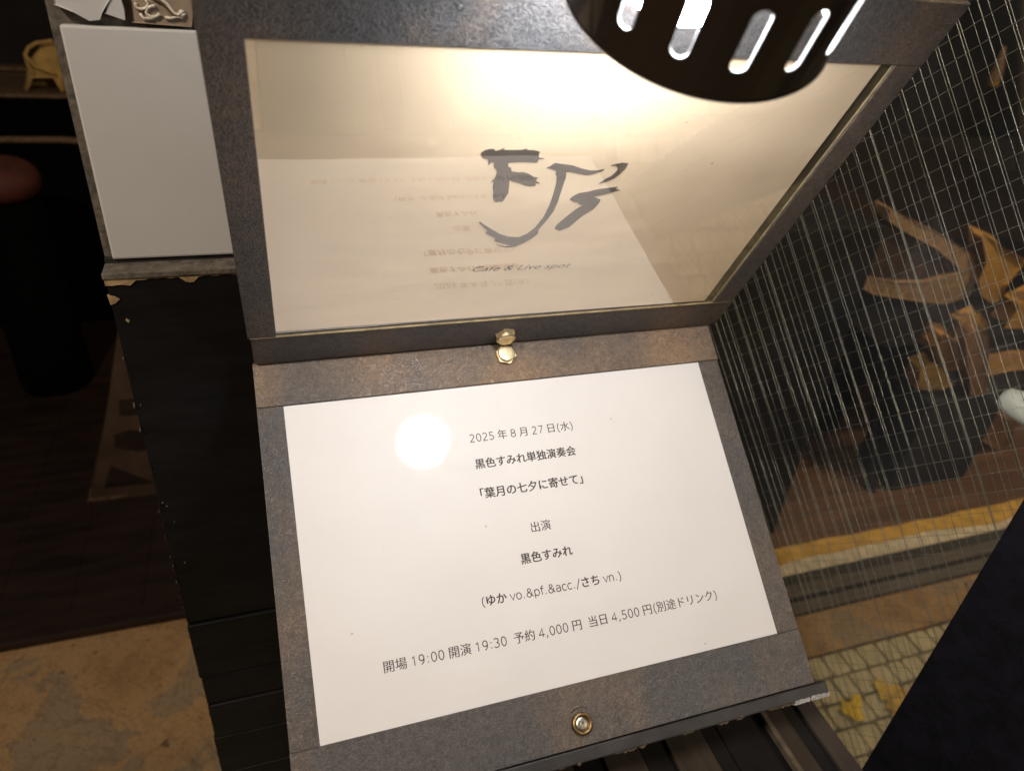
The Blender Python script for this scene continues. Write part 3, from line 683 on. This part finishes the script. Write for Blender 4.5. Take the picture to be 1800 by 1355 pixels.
# ------------------------------------------------------------------ wired glass door
ANG = math.radians(20); HD = Vector((-math.sin(ANG), math.cos(ANG), 0)); ND = Vector((HD.y, -HD.x, 0)); ZV = Vector((0,0,1))
S0 = onY(1660,1118,0.25); S0.z = 0
def dr(h, n, z): return Vector((S0.x,S0.y,0)) + HD*h + ND*n + ZV*z
door = thing('glass_door', tuple(dr(0.3,0,0)), 'open door of wired glass with a black frame, right of the menu', 'door')
b = MB(); b.box((-0.098,-0.020,0.025),(-0.0005,0.018,2.05), dr); sto = b.out('stile', M['stile'], door, bevel=0.002)
b = MB(); b.box((-0.0560,-0.0222,0.03),(-0.0545,-0.0206,2.04), dr); b.out('bead', M['stile'], sto)
fk = MB(); z = 1.30
while z > 0.5:
    z -= random.uniform(0.004,0.02); hh = random.uniform(0.003,0.010)
    fk.prism([dr(-0.0965,-0.0212,z),dr(-0.0965+random.uniform(.0006,.003),-0.0212,z+hh*.5),dr(-0.0968,-0.0212,z+hh)], ND*0.001)
fk.out('chipped_edge', M['worn'], sto)
DW = 0.66
b = MB(); b.box((DW,-0.020,0.025),(DW+0.06,0.018,2.05), dr); b.out('stile', M['stile'], door, bevel=0.002)
b = MB(); b.box((0,-0.020,0.025),(DW-0.0005,0.018,0.16), dr); b.out('bottom_rail', M['stile'], door, bevel=0.002)
b = MB(); b.box((0,-0.020,1.96),(DW-0.0005,0.018,2.05), dr); b.out('top_rail', M['stile'], door, bevel=0.002)
b = MB(); b.add([dr(0,-0.0032,0.16),dr(DW,-0.0032,0.16),dr(DW,-0.0032,1.96),dr(0,-0.0032,1.96)], [(0,1,2,3)]); b.out('glass_pane', M['glass'], door)
def lattice(n, pitch_a, pitch_b, da, db, ra, rb, ang_a, ang_b, off=0.0, jit=0.0006):
    mb = MB(); z0, z1 = 0.161, 1.959
    for kind in (0,1):
        th = math.radians(ang_a if kind == 0 else ang_b)
        d = (math.sin(th)*(1 if kind else 1), math.cos(th)*(1 if kind else -1)) if kind else (math.cos(th), -math.sin(th))
        nx, nz = -d[1], d[0]; pit = pitch_a if kind == 0 else pitch_b; r = ra if kind == 0 else rb
        if pit <= 0: continue
        cs = [h*nx+z*nz for h in (0,DW) for z in (z0,z1)]
        c = min(cs)+off+pit*0.5
        while c < max(cs):
            cc = c+random.uniform(-jit,jit)
            pts = []
            for ax_, val in (('h',0),('h',DW),('z',z0),('z',z1)):
                if ax_ == 'h':
                    if abs(d[0]) > 1e-6 and abs(nz) > 1e-9:
                        z = (cc-val*nx)/nz
                        if z0 <= z <= z1: pts.append((val,z))
                elif abs(nx) > 1e-9:
                    h = (cc-val*nz)/nx
                    if 0 <= h <= DW: pts.append((h,val))
            if len(pts) >= 2:
                a_, b_ = pts[0], max(pts, key=lambda p: (p[0]-pts[0][0])**2+(p[1]-pts[0][1])**2)
                ln = math.hypot(b_[0]-a_[0], b_[1]-a_[1]); sg = max(2, int(ln/0.08))
                P = []
                for i in range(sg+1):
                    t = i/sg; w_ = random.uniform(-.0002,.0002)
                    P.append(dr(a_[0]+(b_[0]-a_[0])*t+nx*w_, n+(0.0004 if kind else 0), a_[1]+(b_[1]-a_[1])*t+nz*w_))
                mb.tube(P, r*(random.choice((0.75,0.9,1.1,1.4)) if kind else random.uniform(0.85,1.15)), 6, cap=False)
            c += pit
    return mb
lattice(0.0, 0.0145, 0.0145, 0,0, 0.00016, 0.00028, 44, 38).out('wire_and_reflection', M['wire'], door, smooth=True)
lattice(0.010, 0.0, 0.0092, 0,0, 0.00014, 0.00018, 44, 38, off=0.004, jit=0.0025).out('wire_and_reflection', M['wire'], door, smooth=True)  # second set stands in for the wires' reflected images in the glass
# lever handle on the far side of the door
hp = onP(1800,702,dr(0,0.045,0),ND); h0 = (hp-dr(0,0,0)).dot(HD); z0 = hp.z
lv = MB(); prof = [(-0.0085,0.001),(-0.0075,0.0055),(-0.004,0.0092),(0.004,0.0112),(0.02,0.0115),(0.05,0.0105),(h0+0.03,0.0105)]
tipx = onP(1762,688,dr(0,0.045,0),ND); hh = (tipx-dr(0,0,0)).dot(HD)-0.0085
pts = []; rs = []
for t, r in prof:
    pts.append(dr(hh-t if t < 0.05 else max(-0.05, hh-t), 0.045, tipx.z-0.004-0.10*max(0,t))); rs.append(r)
lv.tube(pts, rs, 20)
lv.tube([pts[-1], pts[-1]-ND*0.026], 0.009, 16)
lv.out('lever_handle', M['ceramic'], door, smooth=True)

# ------------------------------------------------------------------ fallen leaves
def leaf(name, pts, mat, label, dome):
    P = [onZ(u,v,0.004) for u, v in pts]; c = sum(P, Vector())/len(P); n = len(P)
    mid = [c+(p-c)*0.55+Vector((0,0,0.005)) for p in P]; top = c+Vector((0,0,0.004))
    vs_ = [p+Vector((0,0,random.uniform(0.0,0.007))) for p in P]+mid+[top]
    fs_ = [(i,(i+1)%n,n+(i+1)%n,n+i) for i in range(n)]+[(n+i,n+(i+1)%n,2*n) for i in range(n)]
    vs2 = [v-Vector((0,0,0.0006)) for v in vs_]; k = len(vs_)
    fs_ += [tuple(k+q for q in reversed(f)) for f in list(fs_)]
    tag(mesh_obj(name, vs_+vs2, fs_, mat, origin=c), label, 'leaf', 'fallen leaves on the paving')
leaf('fallen_leaf', [(1477,1226),(1484,1236),(1492,1234),(1500,1222),(1512,1224),(1513,1240),(1510,1248),(1518,1258),(1518,1264),(1508,1270),(1505,1273),(1497,1262),(1488,1256),(1479,1252),(1475,1246),(1481,1240)], M['leafy'], 'bright yellow notched leaf fallen on the paving, the smaller of two', 0)
leaf('fallen_leaf', [(1532,1200),(1548,1194),(1556,1204),(1568,1206),(1578,1204),(1590,1212),(1602,1222),(1598,1236),(1604,1252),(1590,1250),(1580,1256),(1566,1262),(1570,1250),(1556,1244),(1560,1232),(1548,1230),(1544,1216)], M['leafo'], 'larger mottled yellow and orange leaf fallen beside the black door frame', 0)

# ------------------------------------------------------------------ behind the glass: table, wood, odds and ends
tbl = thing('low_table', (2.35,1.65,0), 'low black table loaded with split wood inside the glass', 'table')
b = MB(); b.box((1.70,1.40,0.390),(3.05,2.15,0.430)); b.out('tabletop', M['blackplain'], tbl, bevel=0.004)
for x, y in ((1.735,1.425),(3.02,1.43),(1.72,2.12),(3.02,2.12)):
    b = MB(); b.tube([(x,y,0.390),(x-0.015,y-0.07,0.20),(x-0.035,y-0.165,0.010),(x-0.035,y-0.165,0.003)], [0.017,0.014,0.012,0.020], 10); b.out('leg', M['blackplain'], tbl)
def prism_thing(name, pix, Y, depth, mats, label, cat, group=None, drop_to=None, bevel=0.012):
    P = [onY(u,v,Y) for u, v in pix]
    if drop_to is not None:
        dz = drop_to-min(p.z for p in P); P = [p+Vector((0,0,dz)) for p in P]
    b = MB(); b.prism(P, (0.02,depth,0), 0, 1 if isinstance(mats, (list,tuple)) and len(mats) > 1 else None)
    c = sum(P, Vector())/len(P); c.z = min(p.z for p in P)
    o = b.out(name, mats, None, origin=c, bevel=bevel); return tag(o, label, cat, group)
WG = 'split wood pieces on and around the low table'
# hollow bark log, open to the left
Y = 1.62; c = onY(1640,525,Y)
lg_ = thing('hollow_log', (c.x,Y,0.431), 'hollow dark log with thick bark rims, open end towards the left', 'log', WG)
dz = 0.431-min(onY(u,v,Y).z for u, v in [(1640,542),(1690,540)])
def LP(pts): return [onY(u,v,Y)+Vector((0,0,dz)) for u, v in pts]
b = MB(); b.prism(LP([(1562,380),(1556,398),(1590,420),(1640,446),(1668,470),(1690,486),(1706,470),(1700,452),(1660,428),(1610,404)]), (0.01,0.07,0)); b.out('bark', M['bark'], lg_, bevel=0.004)
b = MB(); b.prism(LP([(1516,498),(1512,516),(1530,526),(1580,534),(1620,540),(1660,542),(1700,528),(1712,500),(1706,472),(1688,484),(1668,494),(1620,506),(1570,506)]), (0.01,0.07,0)); b.out('bark', M['bark'], lg_, bevel=0.004)
b = MB(); b.prism([p+Vector((0.0,0.018,0)) for p in LP([(1562,396),(1530,502),(1620,508),(1690,488),(1640,442)])], (0.01,0.05,0)); b.out('heartwood', M['log_face'], lg_, bevel=0.003)
prism_thing('wood_block', [(1716,452),(1748,466),(1782,492),(1752,530),(1738,560),(1716,545),(1704,520),(1716,490)], 1.60, 0.07, [M['yellowwood'],M['brownwood']], 'yellow split block beside the hollow log, right of its bark', 'wood block', WG, 0.431)
prism_thing('wood_block', [(1686,588),(1698,560),(1722,548),(1736,560),(1728,584)], 1.40, 0.05, [M['yellowwood'],M['brownwood']], 'small bright yellow wedge at the table edge below the hollow log', 'wood block', WG, 0.431)
prism_thing('wood_block', [(1764,590),(1790,556),(1822,540),(1850,560),(1840,590)], 1.42, 0.07, [M['yellowwood'],M['brownwood']], 'orange yellow split block at the right edge above the white handle', 'wood block', WG, 0.431)
prism_thing('wood_block', [(1646,612),(1660,590),(1680,596),(1694,612),(1688,640),(1664,644),(1650,630)], 1.29, 0.07, [M['brownwood'],M['yellowwood']], 'small rounded brown block on top of the pale wedge', 'wood block', WG, 0.408)
prism_thing('wood_block', [(1612,676),(1624,648),(1640,640),(1664,650),(1672,672),(1648,682)], 1.29, 0.06, [M['yellowwood'],M['brownwood']], 'pale yellow wedge lying on the dark box, leftmost piece', 'wood block', WG, 0.336)
prism_thing('wood_block', [(1698,716),(1712,700),(1746,718),(1784,738),(1776,770),(1762,786),(1728,770),(1706,752)], 1.33, 0.06, [M['brownwood'],M['brownwood']], 'big brown block on the floor below the white handle', 'wood block', WG, 0.004)
prism_thing('wood_block', [(1702,640),(1730,622),(1800,610),(1850,612),(1850,628),(1790,630),(1730,644)], 1.32, 0.04, [M['yellowwood'],M['brownwood']], 'long thin yellow stick lying behind the brown blocks', 'wood block', WG, 0.336)
prism_thing('wood_block', [(1700,600),(1716,590),(1734,600),(1728,690),(1708,700),(1698,660)], 1.24, 0.05, [M['brownwood'],M['brownwood']], 'upright brown split block between the small wedges and the stick', 'wood block', WG, 0.336)
b = MB(); b.box((1.755,1.235,0.004),(2.06,1.395,0.335)); tag(b.out('dark_box', M['navy'], origin=(1.9,1.3,0.004), bevel=0.008), 'dark navy box on the brown floor under the small wood pieces', 'box')
ca, cb = onZ(1360,938,0.004), None
cb = onY(1552,398,ca.y)
b = MB(); b.box((0.34,ca.y,0.004),(ca.x,ca.y+0.55,cb.z)); tag(b.out('black_cabinet', M['blackplain'], origin=(0.8,ca.y+0.27,0.004), bevel=0.006), 'plain black cabinet in the shadow beside the low table', 'cabinet')
# room odds and ends seen high on the right
b = MB(); b.prism([onY(u,v,2.4) for u, v in [(1560,95),(1592,66),(1612,52),(1606,76),(1588,112),(1570,124)]], (0,0.03,0)); tag(b.out('wall_board', M['clay'], origin=onY(1585,90,2.42), bevel=0.003), 'blurred orange brown board high up behind the glass', 'board')
b = MB(); b.tube([onY(1812,-200,2.6), onY(1806,60,2.6), onY(1800,300,2.6)], 0.035, 12); tag(b.out('post', M['rail'], origin=onY(1800,60,2.6)), 'grey brown post at the upper right edge behind the glass', 'post')
b = MB(); b.tube([onY(1766,82,2.2),onY(1757,112,2.2),onY(1748,140,2.2)], [0.006,0.018,0.026], 12); hb = b.out('brush', M['trim'], origin=onY(1757,110,2.2)); tag(hb, 'pale tapering brush with a yellow tip hanging behind the glass', 'brush')
b = MB(); b.tube([onY(1748,141,2.2),onY(1746,150,2.2)], [0.022,0.014], 12); b.out('tip', M['yellow'], hb)
b = MB(); b.tube([onY(1342,455,1.2), onY(1290,590,1.2), onY(1252,740,1.2)], 0.0035, 8); tag(b.out('rod', M['trim'], origin=onY(1290,590,1.2)), 'thin brown rod leaning in the dark between menu and glass', 'rod')

# ------------------------------------------------------------------ dark room on the left
YB = 3.0
z1 = onY(50,166,YB).z; z2 = onY(50,243,2.75).z
bn = thing('black_bench', (-0.85,3.2,0), 'black bench with two worn brown edge strips in the dark room', 'bench')
b = MB(); b.box((-2.2,YB+0.012,0.011),(-0.35,YB+0.5,z1-0.013)); b.out('backrest', M['room_black'], bn, bevel=0.01)
b = MB(); b.box((-2.2,YB-0.004,z1-0.012),(-0.35,YB+0.5,z1)); b.out('top_strip', M['trim'], bn, bevel=0.003)
b = MB(); b.box((-2.2,2.76,0.011),(-0.40,YB+0.008,z2-0.014)); b.out('seat', M['room_black'], bn, bevel=0.02)
b = MB(); b.tube([(-2.2,2.752,z2-0.006),(-0.60,2.752,z2-0.006),(-0.47,2.752,z2-0.016),(-0.42,2.752,z2-0.05)], 0.011, 10); b.out('seat_strip', M['trim'], bn)
b = MB(); zz = onY(20,118,3.4).z; b.box((-2.2,3.40,0.011),(-0.5,3.44,zz-0.012)); bk = b.out('low_partition', M['room_black'], origin=(-1.3,3.42,0.011)); tag(bk, 'low black partition with a thin brown rail behind the bench', 'partition')
b = MB(); b.box((-2.2,3.39,zz-0.0118),(-0.5,3.45,zz)); b.out('rail', M['trim'], bk)
# tote bag on the bench back
YT = 3.08
bag = thing('tote_bag', tuple(onY(78,165,YT)), 'slumped tan canvas bag with a looped handle on the black bench', 'bag')
P = [onY(u,v,YT) for u, v in [(43,164),(46,138),(48,112),(58,96),(74,76),(92,72),(106,84),(110,104),(116,130),(118,164)]]
P[0].z = P[-1].z = z1+0.001
bm = MB(); n = len(P); ctr = sum(P, Vector())/n
fr = [p+(ctr-p)*0.22+Vector((0,-0.035,0)) for p in P]; bkk = [p+(ctr-p)*0.15+Vector((0,0.06,0)) for p in P]
f2 = [p+(ctr-p)*0.55+Vector((0,-0.030+random.uniform(-.02,.02),0)) for p in P]
for q in (fr,bkk):
    for i in (0,-1): q[i].z = z1+0.001
vs_ = f2+fr+P+bkk; fs_ = [(r*n+i, r*n+i+1, (r+1)*n+i+1, (r+1)*n+i) for r in range(3) for i in range(n-1)]
fs_ += [tuple(range(n)), tuple(reversed(range(3*n,4*n)))]
bm.add(vs_, fs_); bm.out('body', M['canvas'], bag, smooth=True)
b = MB(); b.tube([onY(u,v,YT-0.05) for u, v in [(60,132),(48,112),(44,96),(50,84),(64,76),(80,74),(92,72)]], 0.006, 8); b.tube([onY(u,v,YT-0.055) for u, v in [(46,100),(60,116),(78,124),(96,130)]], 0.006, 8); b.out('handle', M['canvas'], bag, smooth=True)
# red stool
c = onY(-2,318,2.35)
stl = thing('pouf', (c.x,c.y,0.011), 'round black pouf with a dull red cushion top at the left edge', 'pouf')
b = MB(); b.lathe((c.x,c.y,c.z-0.06), (0,0,1), [(0.062-0.062*math.cos(math.radians(a)),max(0.0001,0.103*math.sin(math.radians(a))**0.8)) for a in range(0,181,9)], 40); b.out('cushion', M['red'], stl, smooth=True)
b = MB(); b.lathe((c.x,c.y,0.012), (0,0,1), [(0,0.0001),(0,0.10),(0.02,0.104),(c.z-0.085,0.095),(c.z-0.065,0.075),(c.z-0.064,0.0001)], 40); b.out('base', M['room_black'], stl, smooth=True)
# brown triangular board
YA = 1.70
tb = thing('triangular_board', (onY(230,890,YA).x,YA,0.011), 'brown triangular wooden board standing in the dark doorway', 'board')
def TA(pts, y=0.0): 
    r = []
    for u, v in pts:
        p = onY(u,v,YA); r.append(p+Vector((0,y,0)))
    return r
b = MB(); T = TA([(218,585),(190,755),(160,900),(330,877),(335,760),(300,600)]); dz = 0.011-min(p.z for p in T)
b.prism([p+Vector((0,0,dz)) for p in T], (0,0.025,0)); b.out('panel', M['panelwood'], tb, bevel=0.002)
for pts in ([(214,725),(236,722),(262,726),(262,748),(216,750)], [(206,785),(232,776),(300,780),(310,800),(250,812),(208,806)], [(200,838),(188,876),(275,866)]):
    b = MB(); b.prism([p+Vector((0,-0.0022,dz)) for p in TA(pts)], (0,0.002,0)); b.out('inset', M['darkwood'], tb)
b = MB(); b.prism([p+Vector((0,-0.0026,dz)) for p in TA([(166,872),(159.5,900),(230,890.5),(230,886),(168,894)])], (0,0.0024,0)); b.out('edge', M['trim'], tb)
